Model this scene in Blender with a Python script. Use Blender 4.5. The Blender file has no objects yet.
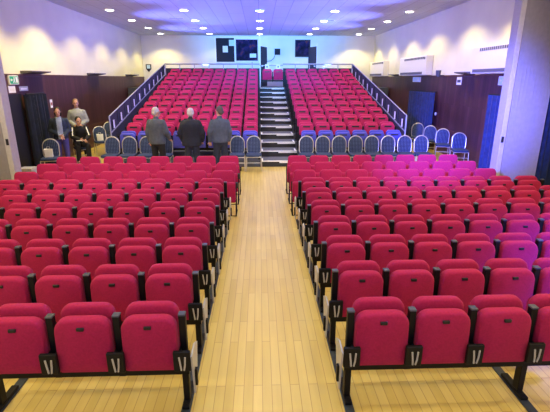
import bpy, bmesh, math, random
from mathutils import Vector, Matrix, Euler
random.seed(7)
PI = math.pi
scn = bpy.context.scene
C = scn.collection
ORD = ['first', 'second', 'third', 'fourth', 'fifth', 'sixth', 'seventh', 'eighth', 'ninth', 'tenth', 'eleventh', 'twelfth']

# ------------------------------------------------------------------ materials
def mat(name, col, rough=0.6, metal=0.0, noise=0.0, nscale=20.0, sheen=0.0, emit=None, estr=0.0, spec=0.5, bump=0.0):
    m = bpy.data.materials.new(name); m.use_nodes = True
    nt = m.node_tree; b = nt.nodes['Principled BSDF']
    b.inputs['Base Color'].default_value = (*col, 1)
    b.inputs['Roughness'].default_value = rough
    b.inputs['Metallic'].default_value = metal
    b.inputs['Specular IOR Level'].default_value = spec
    if sheen:
        b.inputs['Sheen Weight'].default_value = sheen
        b.inputs['Sheen Tint'].default_value = (1, .55, .65, 1)
    if emit:
        b.inputs['Emission Color'].default_value = (*emit, 1)
        b.inputs['Emission Strength'].default_value = estr
    if noise or bump:
        tc = nt.nodes.new('ShaderNodeTexCoord')
        n = nt.nodes.new('ShaderNodeTexNoise'); n.inputs['Scale'].default_value = nscale
        n.inputs['Detail'].default_value = 4
        nt.links.new(tc.outputs['Object'], n.inputs['Vector'])
        if noise:
            r = nt.nodes.new('ShaderNodeValToRGB')
            r.color_ramp.elements[0].position = .3; r.color_ramp.elements[1].position = .7
            r.color_ramp.elements[0].color = (*[max(0, c * (1 - noise)) for c in col], 1)
            r.color_ramp.elements[1].color = (*[min(1, c * (1 + noise)) for c in col], 1)
            nt.links.new(n.outputs['Fac'], r.inputs['Fac'])
            nt.links.new(r.outputs['Color'], b.inputs['Base Color'])
        if bump:
            bp = nt.nodes.new('ShaderNodeBump'); bp.inputs['Strength'].default_value = bump
            bp.inputs['Distance'].default_value = .01
            nt.links.new(n.outputs['Fac'], bp.inputs['Height'])
            nt.links.new(bp.outputs['Normal'], b.inputs['Normal'])
    return m

def planks(name, c1, c2, mortar, width, height, msize, rough, rot=PI / 2, coord='XY', squash=1.0, bias=0.0, spec=.5, grain=0.0):
    """boards: brick texture whose long side follows the rotated axis"""
    m = bpy.data.materials.new(name); m.use_nodes = True
    nt = m.node_tree; b = nt.nodes['Principled BSDF']
    b.inputs['Roughness'].default_value = rough
    b.inputs['Specular IOR Level'].default_value = spec
    tc = nt.nodes.new('ShaderNodeTexCoord')
    sep = nt.nodes.new('ShaderNodeSeparateXYZ'); com = nt.nodes.new('ShaderNodeCombineXYZ')
    nt.links.new(tc.outputs['Object'], sep.inputs[0])
    nt.links.new(sep.outputs[coord[0]], com.inputs[0]); nt.links.new(sep.outputs[coord[1]], com.inputs[1])
    br = nt.nodes.new('ShaderNodeTexBrick')
    br.inputs['Scale'].default_value = 1; br.inputs['Brick Width'].default_value = width
    br.inputs['Row Height'].default_value = height; br.inputs['Mortar Size'].default_value = msize
    br.inputs['Mortar Smooth'].default_value = .3
    br.inputs['Bias'].default_value = bias
    br.offset = .37; br.offset_frequency = 2
    br.inputs['Color1'].default_value = (*c1, 1); br.inputs['Color2'].default_value = (*c2, 1)
    br.inputs['Mortar'].default_value = (*mortar, 1)
    nt.links.new(com.outputs[0], br.inputs['Vector'])
    out = br.outputs['Color']
    if grain:
        n = nt.nodes.new('ShaderNodeTexNoise'); n.inputs['Scale'].default_value = 1.3; n.inputs['Detail'].default_value = 5
        mp = nt.nodes.new('ShaderNodeMapping'); mp.inputs['Scale'].default_value = (.8, 9, 1)
        nt.links.new(com.outputs[0], mp.inputs['Vector']); nt.links.new(mp.outputs[0], n.inputs['Vector'])
        mx = nt.nodes.new('ShaderNodeMix'); mx.data_type = 'RGBA'; mx.blend_type = 'MULTIPLY'
        mx.inputs['Factor'].default_value = grain
        r = nt.nodes.new('ShaderNodeValToRGB')
        r.color_ramp.elements[0].position = .25; r.color_ramp.elements[0].color = (.45, .38, .32, 1)
        r.color_ramp.elements[1].position = .7; r.color_ramp.elements[1].color = (1, 1, 1, 1)
        nt.links.new(n.outputs['Fac'], r.inputs['Fac'])
        nt.links.new(out, mx.inputs['A']); nt.links.new(r.outputs['Color'], mx.inputs['B'])
        out = mx.outputs['Result']
    nt.links.new(out, b.inputs['Base Color'])
    return m

def lattice(name, base, dot, scale):
    m = bpy.data.materials.new(name); m.use_nodes = True
    nt = m.node_tree; b = nt.nodes['Principled BSDF']; b.inputs['Roughness'].default_value = .85
    tc = nt.nodes.new('ShaderNodeTexCoord'); sep = nt.nodes.new('ShaderNodeSeparateXYZ')
    nt.links.new(tc.outputs['Object'], sep.inputs[0])
    def M(op, a, c):
        n = nt.nodes.new('ShaderNodeMath'); n.operation = op
        for i, v in enumerate((a, c)):
            if isinstance(v, (int, float)): n.inputs[i].default_value = v
            elif v is not None: nt.links.new(v, n.inputs[i])
        return n.outputs[0]
    yz = M('ADD', sep.outputs['Y'], sep.outputs['Z'])
    u = M('ADD', sep.outputs['X'], yz); v = M('SUBTRACT', sep.outputs['X'], yz)
    f = M('MULTIPLY', M('SINE', M('MULTIPLY', u, scale), None), M('SINE', M('MULTIPLY', v, scale), None))
    r = nt.nodes.new('ShaderNodeValToRGB')
    r.color_ramp.elements[0].position = .35; r.color_ramp.elements[0].color = (*base, 1)
    r.color_ramp.elements[1].position = .75; r.color_ramp.elements[1].color = (*dot, 1)
    nt.links.new(f, r.inputs['Fac']); nt.links.new(r.outputs['Color'], b.inputs['Base Color'])
    return m

M = {}
M['red'] = mat('red_fabric', (.40, .014, .088), .85, noise=.12, nscale=60, sheen=.12, spec=.2)
M['red_bank'] = mat('red_fabric_bank', (.44, .020, .105), .85, noise=.12, nscale=60, sheen=.12, spec=.2)
M['blue_bank'] = mat('royal_blue_fabric', (.075, .085, .55), .85, noise=.12, nscale=60, sheen=.2, spec=.2)
M['black'] = mat('black_steel', (.005, .005, .008), .5, spec=.25, noise=.2, nscale=30)
M['blackp'] = mat('black_plastic', (.010, .010, .014), .5)
M['cap'] = mat('grey_plastic_cap', (.07, .075, .11), .4, noise=.1)
M['plate'] = mat('pale_grey_metal', (.50, .50, .55), .4, .2, noise=.05)
M['white'] = mat('white_card', (.85, .85, .86), .6)
M['floor'] = planks('maple_strip_floor', (.64, .48, .13), (.74, .58, .19), (.46, .29, .09), .95, .076, .0030, .30, coord='YX', grain=.25)
M['track'] = mat('dark_floor_track', (.045, .06, .085), .45, .3, noise=.2)
M['ceil'] = planks('ceiling_boards', (.62, .66, .78), (.56, .60, .72), (.34, .35, .44), 2.4, .52, .010, .7, coord='YX')  # boards tinted slightly blue, carrying some of the blue light in their colour
M['cream'] = mat('cream_plaster', (.80, .77, .54), .8, noise=.03, nscale=2)
M['backw'] = mat('white_plaster', (.80, .80, .82), .8, noise=.03, nscale=2)
M['panelL'] = planks('dark_wood_panelling', (.066, .022, .030), (.105, .038, .048), (.02, .008, .008), 2.6, .14, .004, .45, coord='ZY', grain=.45)
M['trimw'] = mat('dark_wood_trim', (.10, .038, .030), .45, noise=.3, nscale=15)
M['curtain'] = mat('dark_blue_velvet', (.006, .015, .042), .8, noise=.3, nscale=8, sheen=.1)
M['curtainR'] = mat('blue_velvet', (.010, .030, .12), .8, noise=.3, nscale=8, sheen=.1)
M['part'] = mat('pleated_partition_vinyl', (.42, .40, .42), .55, noise=.06, nscale=12)
M['jamb'] = mat('partition_jamb', (.52, .50, .52), .5, noise=.05)
M['deck'] = mat('grey_deck_carpet', (.07, .075, .095), .9, noise=.3, nscale=60)
M['tread'] = mat('grey_stair_carpet', (.10, .11, .14), .9, noise=.2, nscale=60)
M['riser'] = mat('black_riser', (.008, .008, .010), .6)
M['nosing'] = mat('white_nosing', (.85, .86, .88), .5)
M['rail'] = mat('silver_rail', (.42, .44, .52), .4, .4)
M['infill'] = mat('dark_mesh_infill', (.030, .034, .05), .7, noise=.3, nscale=40)
M['chairmetal'] = mat('champagne_frame', (.62, .60, .56), .32, .6)
M['chairblue'] = lattice('blue_patterned_cloth', (.010, .024, .085), (.16, .21, .36), 75)
M['chairblue2'] = mat('blue_plain_cloth', (.018, .035, .10), .85, noise=.2, nscale=60)
M['ac'] = mat('white_enamel', (.80, .78, .72), .4, noise=.02)
M['grille'] = mat('dark_grille', (.12, .12, .15), .6)
M['green'] = mat('exit_green', (.01, .30, .16), .5, emit=(.02, .45, .25), estr=.25)
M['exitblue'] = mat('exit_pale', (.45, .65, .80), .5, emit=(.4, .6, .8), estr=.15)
M['board'] = mat('black_felt', (.012, .014, .03), .9, noise=.2, nscale=50)
M['lamp'] = mat('lamp_glow', (1, 1, 1), .5, emit=(1, .95, .85), estr=14)
M['bezel'] = mat('lamp_bezel', (.75, .74, .74), .4)
M['skin'] = mat('skin', (.52, .28, .20), .6, noise=.06, nscale=30)
M['eye'] = mat('eye_dark', (.02, .015, .012), .3)
M['lip'] = mat('lip', (.42, .14, .12), .5)
M['hair_white'] = mat('white_hair', (.50, .47, .48), .8, noise=.2, nscale=90, bump=.5)
M['hair_grey'] = mat('dark_grey_hair', (.07, .065, .065), .8, noise=.3, nscale=90, bump=.5)
M['hair_black'] = mat('black_hair', (.012, .010, .010), .6, noise=.3, nscale=90, bump=.5)
M['hair_fair'] = mat('light_brown_hair', (.22, .13, .08), .7, noise=.3, nscale=90, bump=.5)
M['c_grey'] = mat('grey_jacket', (.075, .09, .12), .9, noise=.15, nscale=14, bump=.4)
M['c_navy'] = mat('navy_jacket', (.010, .013, .030), .85, noise=.25, nscale=14, bump=.4)
M['c_slate'] = mat('slate_shirt', (.062, .08, .13), .9, noise=.15, nscale=14, bump=.4)
M['c_black'] = mat('black_cloth', (.008, .008, .012), .9, noise=.2, nscale=14)
M['c_jeans'] = mat('dark_jeans', (.014, .020, .045), .9, noise=.2, nscale=40)
M['c_denim'] = mat('dark_denim', (.020, .032, .065), .9, noise=.2, nscale=30)
M['c_pale'] = mat('pale_grey_shirt', (.34, .36, .42), .9, noise=.1, nscale=14, bump=.4)
M['c_tee'] = mat('light_blue_shirt', (.30, .36, .50), .9, noise=.1, nscale=14)
M['c_purple'] = mat('purple_blue_cloth', (.06, .05, .22), .9, noise=.1, nscale=14)
M['shoe'] = mat('black_shoe', (.012, .011, .012), .5)
M['bag'] = mat('paper_bag', (.85, .85, .86), .8, noise=.06, nscale=9)
M['box'] = mat('pale_carton', (.42, .44, .50), .7, noise=.06, nscale=9)
M['cable'] = mat('black_cable', (.02, .02, .025), .5)
M['darkledge'] = mat('dark_grey_ledge', (.10, .09, .11), .5)
M['doordark'] = mat('dark_door', (.02, .022, .045), .6, noise=.2)
def poster_mat():
    m = bpy.data.materials.new('dark_poster_print'); m.use_nodes = True
    nt = m.node_tree; b = nt.nodes['Principled BSDF']; b.inputs['Roughness'].default_value = .75; b.inputs['Specular IOR Level'].default_value = .15
    tc = nt.nodes.new('ShaderNodeTexCoord'); n = nt.nodes.new('ShaderNodeTexNoise')
    n.inputs['Scale'].default_value = 3.2; n.inputs['Detail'].default_value = 5
    nt.links.new(tc.outputs['Object'], n.inputs['Vector'])
    r = nt.nodes.new('ShaderNodeValToRGB'); e = r.color_ramp.elements
    e[0].position = .3; e[0].color = (.003, .003, .012, 1); e[1].position = .9; e[1].color = (.10, .12, .40, 1)
    for p, c in ((.48, (.008, .008, .04, 1)), (.58, (.02, .015, .09, 1)), (.66, (.14, .035, .03, 1)), (.72, (.03, .04, .2, 1))):
        k = e.new(p); k.color = c
    nt.links.new(n.outputs['Fac'], r.inputs['Fac']); nt.links.new(r.outputs['Color'], b.inputs['Base Color'])
    return m
M['poster'] = poster_mat()

# ------------------------------------------------------------------ mesh helpers
def finish(name, bm, m, parent=None, smooth=False, loc=None):
    bmesh.ops.recalc_face_normals(bm, faces=bm.faces)
    me = bpy.data.meshes.new(name); bm.to_mesh(me); bm.free()
    if isinstance(m, (list, tuple)):
        for x in m: me.materials.append(x)
    else: me.materials.append(m)
    if smooth:
        for p in me.polygons: p.use_smooth = True
        try: me.set_sharp_from_angle(angle=math.radians(40))
        except Exception: pass
    o = bpy.data.objects.new(name, me); C.objects.link(o)
    if parent: o.parent = parent
    if loc: o.location = loc
    return o

def box(bm, x0, y0, z0, x1, y1, z1, bev=0.0):
    r = bmesh.ops.create_cube(bm, size=1)
    vs = r['verts']
    for v in vs:
        v.co = Vector(((x0 + x1) / 2 + v.co.x * (x1 - x0), (y0 + y1) / 2 + v.co.y * (y1 - y0), (z0 + z1) / 2 + v.co.z * (z1 - z0)))
    if bev:
        es = list({e for v in vs for e in v.link_edges})
        bmesh.ops.bevel(bm, geom=es, offset=bev, segments=2, affect='EDGES', profile=.5)

def tube(bm, pts, r, n=8, closed=False):
    pts = [Vector(p) for p in pts]; rings = []
    prev = None
    for i, p in enumerate(pts):
        if closed: d = pts[(i + 1) % len(pts)] - pts[i - 1]
        elif i == 0: d = pts[1] - p
        elif i == len(pts) - 1: d = p - pts[i - 1]
        else: d = (pts[i + 1] - p).normalized() + (p - pts[i - 1]).normalized()
        d.normalize()
        if prev is None:
            u = d.orthogonal().normalized()
        else:
            u = (prev - d * prev.dot(d)).normalized()
        prev = u; w = d.cross(u)
        rings.append([bm.verts.new(p + (u * math.cos(2 * PI * k / n) + w * math.sin(2 * PI * k / n)) * r) for k in range(n)])
    m = len(rings)
    for i in range(m if closed else m - 1):
        a, b = rings[i], rings[(i + 1) % m]
        for k in range(n): bm.faces.new((a[k], a[(k + 1) % n], b[(k + 1) % n], b[k]))
    if not closed:
        bm.faces.new(rings[0]); bm.faces.new(rings[-1])

def outline(w, z0, z1, rt, rb, seg=6, taper=0.0):
    pts = []
    def arc(cx, cz, r, a0, a1):
        for k in range(seg + 1):
            a = a0 + (a1 - a0) * k / seg
            pts.append((cx + r * math.cos(a), cz + r * math.sin(a)))
    h = w / 2
    arc(h - rb, z0 + rb, rb, -PI / 2, 0); arc(h - rt, z1 - rt, rt, 0, PI / 2)
    arc(-h + rt, z1 - rt, rt, PI / 2, PI); arc(-h + rb, z0 + rb, rb, PI, 1.5 * PI)
    return [(x * (1 - taper * (z - z0) / (z1 - z0)), z) for x, z in pts]

def pad(bm, w, z0, z1, y0, y1, rt=.06, rb=.03, edge=.02, bulge=.012, taper=0.0, tilt=0.0):
    """upholstered pad standing in XZ, from front y0 to back y1, soft edges, bulged front; tilt leans the top towards +Y"""
    zc = (z0 + z1) / 2
    def ring(ins, y):
        sc_w = (w - 2 * ins) / w; sc_h = ((z1 - z0) - 2 * ins) / (z1 - z0)
        out = []
        for x, z in outline(w, z0, z1, rt, rb, taper=taper):
            zz = zc + (z - zc) * sc_h
            out.append(bm.verts.new((x * sc_w, y + (zz - z0) * tilt, zz)))
        return out
    e = edge
    specs = [(w * .22, y0 - bulge), (e * 2.2, y0 - bulge * .35), (e * .9, y0), (e * .28, y0 + e * .32), (0, y0 + e), (0, y1 - e), (e * .28, y1 - e * .32), (e, y1)]
    rs = [ring(*s) for s in specs]
    n = len(rs[0])
    for a, b in zip(rs, rs[1:]):
        for k in range(n): bm.faces.new((a[k], a[(k + 1) % n], b[(k + 1) % n], b[k]))
    bm.faces.new(rs[0]); bm.faces.new(rs[-1])

def empty(name, loc=(0, 0, 0), rz=0.0):
    o = bpy.data.objects.new(name, None); C.objects.link(o)
    o.location = loc; o.rotation_euler = (0, 0, rz); o.empty_display_size = .1
    return o

def tag(o, label, cat, group=None):
    o['label'] = label; o['category'] = cat
    if group: o['group'] = group
    return o

def struct(o):
    o['kind'] = 'structure'; return o

def boxobj(name, m, b, parent=None, bev=0.0):
    bm = bmesh.new(); box(bm, *b, bev)
    return finish(name, bm, m, parent)

def dup(root, loc, rz=None, label=None, group=None):
    r = root.copy(); C.objects.link(r); r.location = loc
    if rz is not None: r.rotation_euler = (0, 0, rz)
    if label: r['label'] = label
    if group: r['group'] = group
    for ch in list(root.children):
        c = ch.copy(); C.objects.link(c); c.parent = r
        for g in list(ch.children):
            d = g.copy(); C.objects.link(d); d.parent = c
    return r

# ------------------------------------------------------------------ the setting
WX, BY, CZ, DZ, NY = 6.2, 23.6, 4.62, 2.53, -1.0
struct(boxobj('floor', M['floor'], (-WX - .1, NY, -.12, WX + .1, BY + .1, 0)))
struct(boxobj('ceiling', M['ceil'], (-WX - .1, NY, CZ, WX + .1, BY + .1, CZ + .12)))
struct(boxobj('wall_back', M['backw'], (-WX, BY, 0, WX, BY + .12, CZ)))
for s, nm in ((-1, 'left'), (1, 'right')):
    a, b = sorted((s * WX, s * (WX + .12)))
    w = struct(boxobj('wall_' + nm, M['cream'], (a, NY, DZ, b, BY, CZ)))
    a, b = sorted((s * (WX - .012), s * (WX + .12)))
    struct(boxobj('wall_%s_panelling' % nm, M['panelL'], (a, NY, 0, b, BY, DZ)))
    a, b = sorted((s * (WX - .03), s * WX))
    struct(boxobj('baseboard_' + nm, M['trimw'], (a, NY, 0, b, BY, .12)))
    struct(boxobj('trim_%d' % (1 if s < 0 else 2), M['trimw'], (a, 12.4, .74, b, BY, .82)))
    struct(boxobj('trim_%d' % (3 if s < 0 else 4), M['trimw'], (a, 8.6, DZ - .03, b, BY, DZ + .015)))

# folding partition stacks, parked against both walls, and a curtain in the gap on the right
def partition(s, label):
    t = empty('folding_partition', (s * 5.28, 8.3, 0)); tag(t, label, 'partition')
    bm = bmesh.new(); n = 22; x0, x1 = -.36, .40
    prof = []
    for k in range(n + 1):
        prof.append((x0 + (x1 - x0) * k / n, -.10 + (.06 if k % 2 else 0)))
    prof += [(x1, .12), (x0, .12)]
    lo = [bm.verts.new((x * s, y, 0)) for x, y in prof]; hi = [bm.verts.new((x * s, y, CZ)) for x, y in prof]
    m = len(prof)
    for k in range(m): bm.faces.new((lo[k], lo[(k + 1) % m], hi[(k + 1) % m], hi[k]))
    bm.faces.new(lo); bm.faces.new(hi)
    finish('pleated_panel', bm, M['part'], t)
    a, b = sorted((s * -.46, s * -.36))
    boxobj('jamb', M['jamb'], (a, -.12, 0, b, .12, CZ), t, .008)
    a, b = sorted((s * -.445, s * -.40))
    boxobj('handle', M['blackp'], (a, -.135, 1.2, b, -.12, 1.32), t)
partition(1, 'tall pleated grey folding partition parked beside the blue curtained exit on the air conditioner wall')
partition(-1, 'tall pleated grey folding partition beside the dark doorway with a green exit sign')

def curtain_mesh(bm, p0, p1, z0, z1, folds, amp, th=.03):
    p0, p1 = Vector(p0), Vector(p1); d = (p1 - p0); n2 = Vector((-d.y, d.x)).normalized()
    N = folds * 8; rows = []
    for zi in range(5):
        z = z0 + (z1 - z0) * zi / 4; row = []
        for k in range(N + 1):
            t = k / N; a = amp * (1 - .25 * zi / 4)
            p = p0 + d * t + n2 * (a * math.sin(2 * PI * folds * t + .5 * math.sin(5 * t)) + .3 * a * math.sin(17 * t + zi * .3))
            row.append((p, z))
        rows.append(row)
    F = [[bm.verts.new((p.x, p.y, z)) for p, z in r] for r in rows]
    B = [[bm.verts.new((p.x + n2.x * th, p.y + n2.y * th, z)) for p, z in r] for r in rows]
    for i in range(4):
        for k in range(N):
            bm.faces.new((F[i][k], F[i][k + 1], F[i + 1][k + 1], F[i + 1][k]))
            bm.faces.new((B[i][k], B[i + 1][k], B[i + 1][k + 1], B[i][k + 1]))
        bm.faces.new((F[i][0], F[i + 1][0], B[i + 1][0], B[i][0])); bm.faces.new((F[i][N], B[i][N], B[i + 1][N], F[i + 1][N]))
    for k in range(N):
        bm.faces.new((F[0][k], B[0][k], B[0][k + 1], F[0][k + 1])); bm.faces.new((F[4][k], F[4][k + 1], B[4][k + 1], B[4][k]))

def curtain(label, p0, p1, z1, folds, m, amp=.05):
    t = empty('door_curtain', ((p0[0] + p1[0]) / 2, (p0[1] + p1[1]) / 2, 0)); tag(t, label, 'curtain')
    o = Vector((t.location.x, t.location.y)); q0, q1 = Vector(p0) - o, Vector(p1) - o
    bm = bmesh.new(); curtain_mesh(bm, q0, q1, .02, z1, folds, amp)
    finish('drape', bm, m, t, True)
    bm = bmesh.new(); tube(bm, [(q0.x, q0.y, z1 + .02), (q1.x, q1.y, z1 + .02)], .018)
    finish('curtain_rail', bm, M['blackp'], t, True)
curtain('blue pleated curtain over the exit nearer the folding partition', (6.06, 9.55), (6.06, 11.15), 2.02, 8, M['curtainR'])
curtain('blue pleated curtain over the far exit, behind the seating bank rail', (6.06, 14.6), (6.06, 17.2), 1.97, 11, M['curtainR'])
curtain('dark blue curtain drawn aside at the doorway under the green exit sign', (-6.02, 11.30), (-6.02, 12.25), 2.03, 6, M['curtain'], .07)
curtain('deep blue curtain filling the gap beside the parked partition', (6.14, 8.35), (5.74, 8.35), 4.3, 3, M['curtainR'], .04)
d = struct(boxobj('doorway_dark_1', M['blackp'], (-WX + .0125, 10.2, 0, -WX + .03, 11.35, 2.06)))  # flat black sheet standing in for the dark inside the open doorway

# ------------------------------------------------------------------ ceiling downlights
LXS = (-4.93, -2.48, .04, 2.57, 5.1); LYS = (22.62, 20.2, 17.7, 15.2, 12.7)
LAT = ['beside the plain cream wall', 'second from the plain cream wall', 'in the middle of the ceiling', 'second from the air conditioner wall', 'beside the air conditioner wall']
ROW = ['in the row nearest the back wall', 'in the second row from the back', 'in the third row from the back', 'in the fourth row from the back', 'in the fifth row from the back']
def spot(loc, aim, e, col, ang, blend=.4, size=.12):
    l = bpy.data.lights.new('downlight_beam', 'SPOT'); l.energy = e; l.color = col; l.spot_size = math.radians(ang); l.spot_blend = blend
    l.shadow_soft_size = size
    o = bpy.data.objects.new('downlight_beam', l); C.objects.link(o); o.location = loc
    dv = Vector(aim) - Vector(loc); o.rotation_euler = dv.to_track_quat('-Z', 'Y').to_euler()
    return o
L0 = None
E_IN, E_OUT = 130, 350
for j, y in enumerate((22.62, 20.2, 17.7, 15.2, 12.7, 10.2, 7.7, 5.2, 2.7, .3)):
    for i, x in enumerate(LXS):
        outer = i in (0, 4)
        if outer and 7 < y < 8: continue
        spot((x, y, CZ - .03), (x, y, 0), (E_OUT if outer else E_IN) * ((1 if outer else .6) if y > 22 else 1 if y > 11 else .8 if y > 4 else .7), (1, .81, .24) if outer else (1, .84, .55), 124, .5, .05)
        if j > 4 or (j == 4 and i not in (4,)): continue
        lab = 'round downlight %s, %s' % (LAT[i], ROW[j])
        if L0 is None:
            L0 = empty('ceiling_downlight', (x, y, CZ))
            bm = bmesh.new(); bmesh.ops.create_cone(bm, cap_ends=True, segments=24, radius1=.155, radius2=.165, depth=.02)
            for v in bm.verts: v.co.z -= .01
            finish('bezel', bm, M['bezel'], L0, True)
            bm = bmesh.new(); bmesh.ops.create_cone(bm, cap_ends=True, segments=24, radius1=.125, radius2=.13, depth=.012)
            for v in bm.verts: v.co.z -= .022
            finish('lamp_disc', bm, M['lamp'], L0, True)
            tag(L0, lab, 'ceiling light', 'recessed ceiling downlights')
        else: dup(L0, (x, y, CZ), None, lab)
for (x, y), lab in zip(((-3.1, 17.1), (-3.1, 20.6), (2.68, 17.5)), ('narrow dark slot vent in the ceiling, nearer one left of middle', 'narrow dark slot vent in the ceiling, one nearest the back wall', 'narrow dark slot vent in the ceiling above the air conditioner side')):
    t = empty('ceiling_vent', (x, y, CZ)); tag(t, lab, 'vent', 'ceiling slot vents')
    boxobj('frame', M['bezel'], (-.28, -.06, -.012, .28, .06, 0), t)
    boxobj('slot', M['grille'], (-.25, -.035, -.016, .25, .035, -.011), t)

# ------------------------------------------------------------------ camera model, used to leave out seats wholly outside the frame
CAM = Vector((0, 0, 2.42)); YAW, PIT, F = math.radians(2.07), math.radians(17), 415.0
def in_frame_x(x, y, z):
    fw = Vector((math.sin(YAW) * math.cos(PIT), math.cos(YAW) * math.cos(PIT), -math.sin(PIT))); rt = Vector((math.cos(YAW), -math.sin(YAW), 0))
    dv = Vector((x, y, z)) - CAM
    return 275 + F * dv.dot(rt) / dv.dot(fw)

# ------------------------------------------------------------------ tip-up seats of the flat floor
def make_seat(name, fabric, w=.402, tagw=.052, tagh=.024):
    t = empty(name)
    bm = bmesh.new(); pad(bm, w - .006, .36, .822, -.035, .045, rt=.085, rb=.03, edge=.022, bulge=.006, tilt=.06)
    finish('backrest', bm, fabric, t, True)
    bm = bmesh.new(); pad(bm, w, .345, .772, -.150, -.052, rt=.095, rb=.03, edge=.026, bulge=.014, tilt=.06)
    s = finish('seat', bm, fabric, t, True)
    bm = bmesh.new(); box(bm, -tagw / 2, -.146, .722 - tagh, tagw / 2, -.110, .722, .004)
    finish('tag_or_shade_slit', bm, M['blackp'], s)
    for sx in (-1, 1):
        a, b = sorted((sx * (w / 2 + .002), sx * (w / 2 + .022)))
        bm = bmesh.new(); box(bm, a, -.135, .33, b, -.02, .50, .006)
        finish('hinge_bracket', bm, M['black'], t)
    return t
floor_seat = make_seat('theatre_seat', M['red'])
used = [False]
def put(proto, flag, loc, label, group, cat):
    if not flag[0]:
        flag[0] = True; proto.location = loc; r = proto
        r['category'] = cat
    else: r = dup(proto, loc)
    r['label'] = label; r['group'] = group
    return r

def row_frame(y, z, xs, aisle_end, label, group, legs=(), cap=True, end_plate=True, name='seat_row_frame', h=.77):
    """xs: post centres. one beam, a post between seats, legs with feet"""
    t = empty(name, ((xs[0] + xs[-1]) / 2, y, z)); tag(t, label, 'seat frame', group)
    cx = t.location.x; lo, hi = min(xs) - cx, max(xs) - cx
    boxobj('beam', M['black'], (lo - .03, -.10, .275, hi + .03, .0, .34), t, .006)
    pm = None
    for x in xs:
        if pm is None:
            bm = bmesh.new(); box(bm, -.026, -.085, .26, .026, -.035, h, .006)
            p = finish('post', bm, M['black'], t, loc=(x - cx, 0, 0)); pm = p
            if cap:
                bm = bmesh.new(); box(bm, -.027, -.088, h, .027, -.030, h + .014, .005); q = finish('armrest_cap', bm, M['cap'], p)
                bm = bmesh.new(); box(bm, -.062, -.185, .37, .062, -.155, .535, .006); hh = finish('hinge_housing', bm, M['black'], p)
                bm = bmesh.new()
                for sx in (-1, 1): tube(bm, [(sx * .010 + .004, -.188, .385), (sx * .016 + .006, -.190, .43), (sx * .022 + .004, -.188, .495)], .007, 6)
                finish('hinge_arm', bm, M['plate'], p, True)
        else:
            p = pm.copy(); C.objects.link(p); p.parent = t; p.location = (x - cx, 0, 0)
            for g in list(pm.children):
                c = g.copy(); C.objects.link(c); c.parent = p
    lm = None
    for x in legs:
        if lm is None:
            bm = bmesh.new(); box(bm, -.024, -.10, .04, .024, -.03, .29, .005); box(bm, -.028, -.17, .012, .028, .12, .04, .005)
            lm = finish('leg', bm, M['black'], t, loc=(x - cx, 0, 0))
        else:
            p = lm.copy(); C.objects.link(p); p.parent = t; p.location = (x - cx, 0, 0)
    if end_plate and aisle_end is not None:
        s = 1 if aisle_end > cx else -1
        e = aisle_end - cx + s * .066
        bm = bmesh.new()
        prof = [(-.19, .50), (-.06, .52), (.06, .46), (-.04, .15), (-.13, .13)]
        A = [bm.verts.new((e, a, b)) for a, b in prof]; B = [bm.verts.new((e + s * .012, a, b)) for a, b in prof]
        for k in range(5): bm.faces.new((A[k], A[(k + 1) % 5], B[(k + 1) % 5], B[k]))
        bm.faces.new(A); bm.faces.new(B)
        ep = finish('end_plate', bm, M['plate'], t)
        boxobj('end_bracket', M['black'], (min(e, e + s * .03), -.13, .20, max(e, e + s * .03), -.09, .34), t, .004)
    return t

ROWY = (2.76, 3.43, 4.09, 4.76, 5.45, 6.14, 6.82)
for r, y in enumerate(ROWY):
    for s, side, edge, pitch, mx in ((-1, 'left', -.585, .4755, 9), (1, 'right', .662, .4625, 9 if r == 6 else 10)):
        n = 0
        for k in range(mx):
            x = edge + s * pitch * (k + .5)
            if s < 0 and in_frame_x(x + .2, y - .1, .8) < 1: break
            if s > 0 and in_frame_x(x - .2, y - .1, .8) > 549: break
            n = k + 1
            put(floor_seat, used, (x, y, 0), 'red tip-up seat, %s from the aisle, %s row from front, %s floor block' % (ORD[k], ORD[r], side),
                'tip-up seats of the %s floor block' % side, 'seat')
        xs = [edge + s * pitch * k for k in range(n + 1)]
        row_frame(y, 0, xs, edge, 'black steel frame under the %s row of red seats, %s floor block' % (ORD[r], side), 'floor seat frames', [xs[k] for k in range(0, n + 1, 3)])
# floor tracks under the legs
for s, edge, pitch in ((-1, -.585, .4755), (1, .662, .4625)):
    side = 'left' if s < 0 else 'right'
    for q, lab in ((0, 'dark steel floor strip along the %s edge of the aisle' % side), (3, 'dark steel floor strip under the third seats of the %s floor block' % side),
                   (6, 'dark steel floor strip under the sixth seats of the %s floor block' % side)):
        x = edge + s * pitch * q
        ys = 1.9 if q < 4 else 5.6
        bm = bmesh.new(); box(bm, x - .036, ys, 0, x + .036, 7.05, .012, .003)
        tag(finish('floor_track', bm, M['track']), lab, 'floor track', 'floor tracks')

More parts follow.
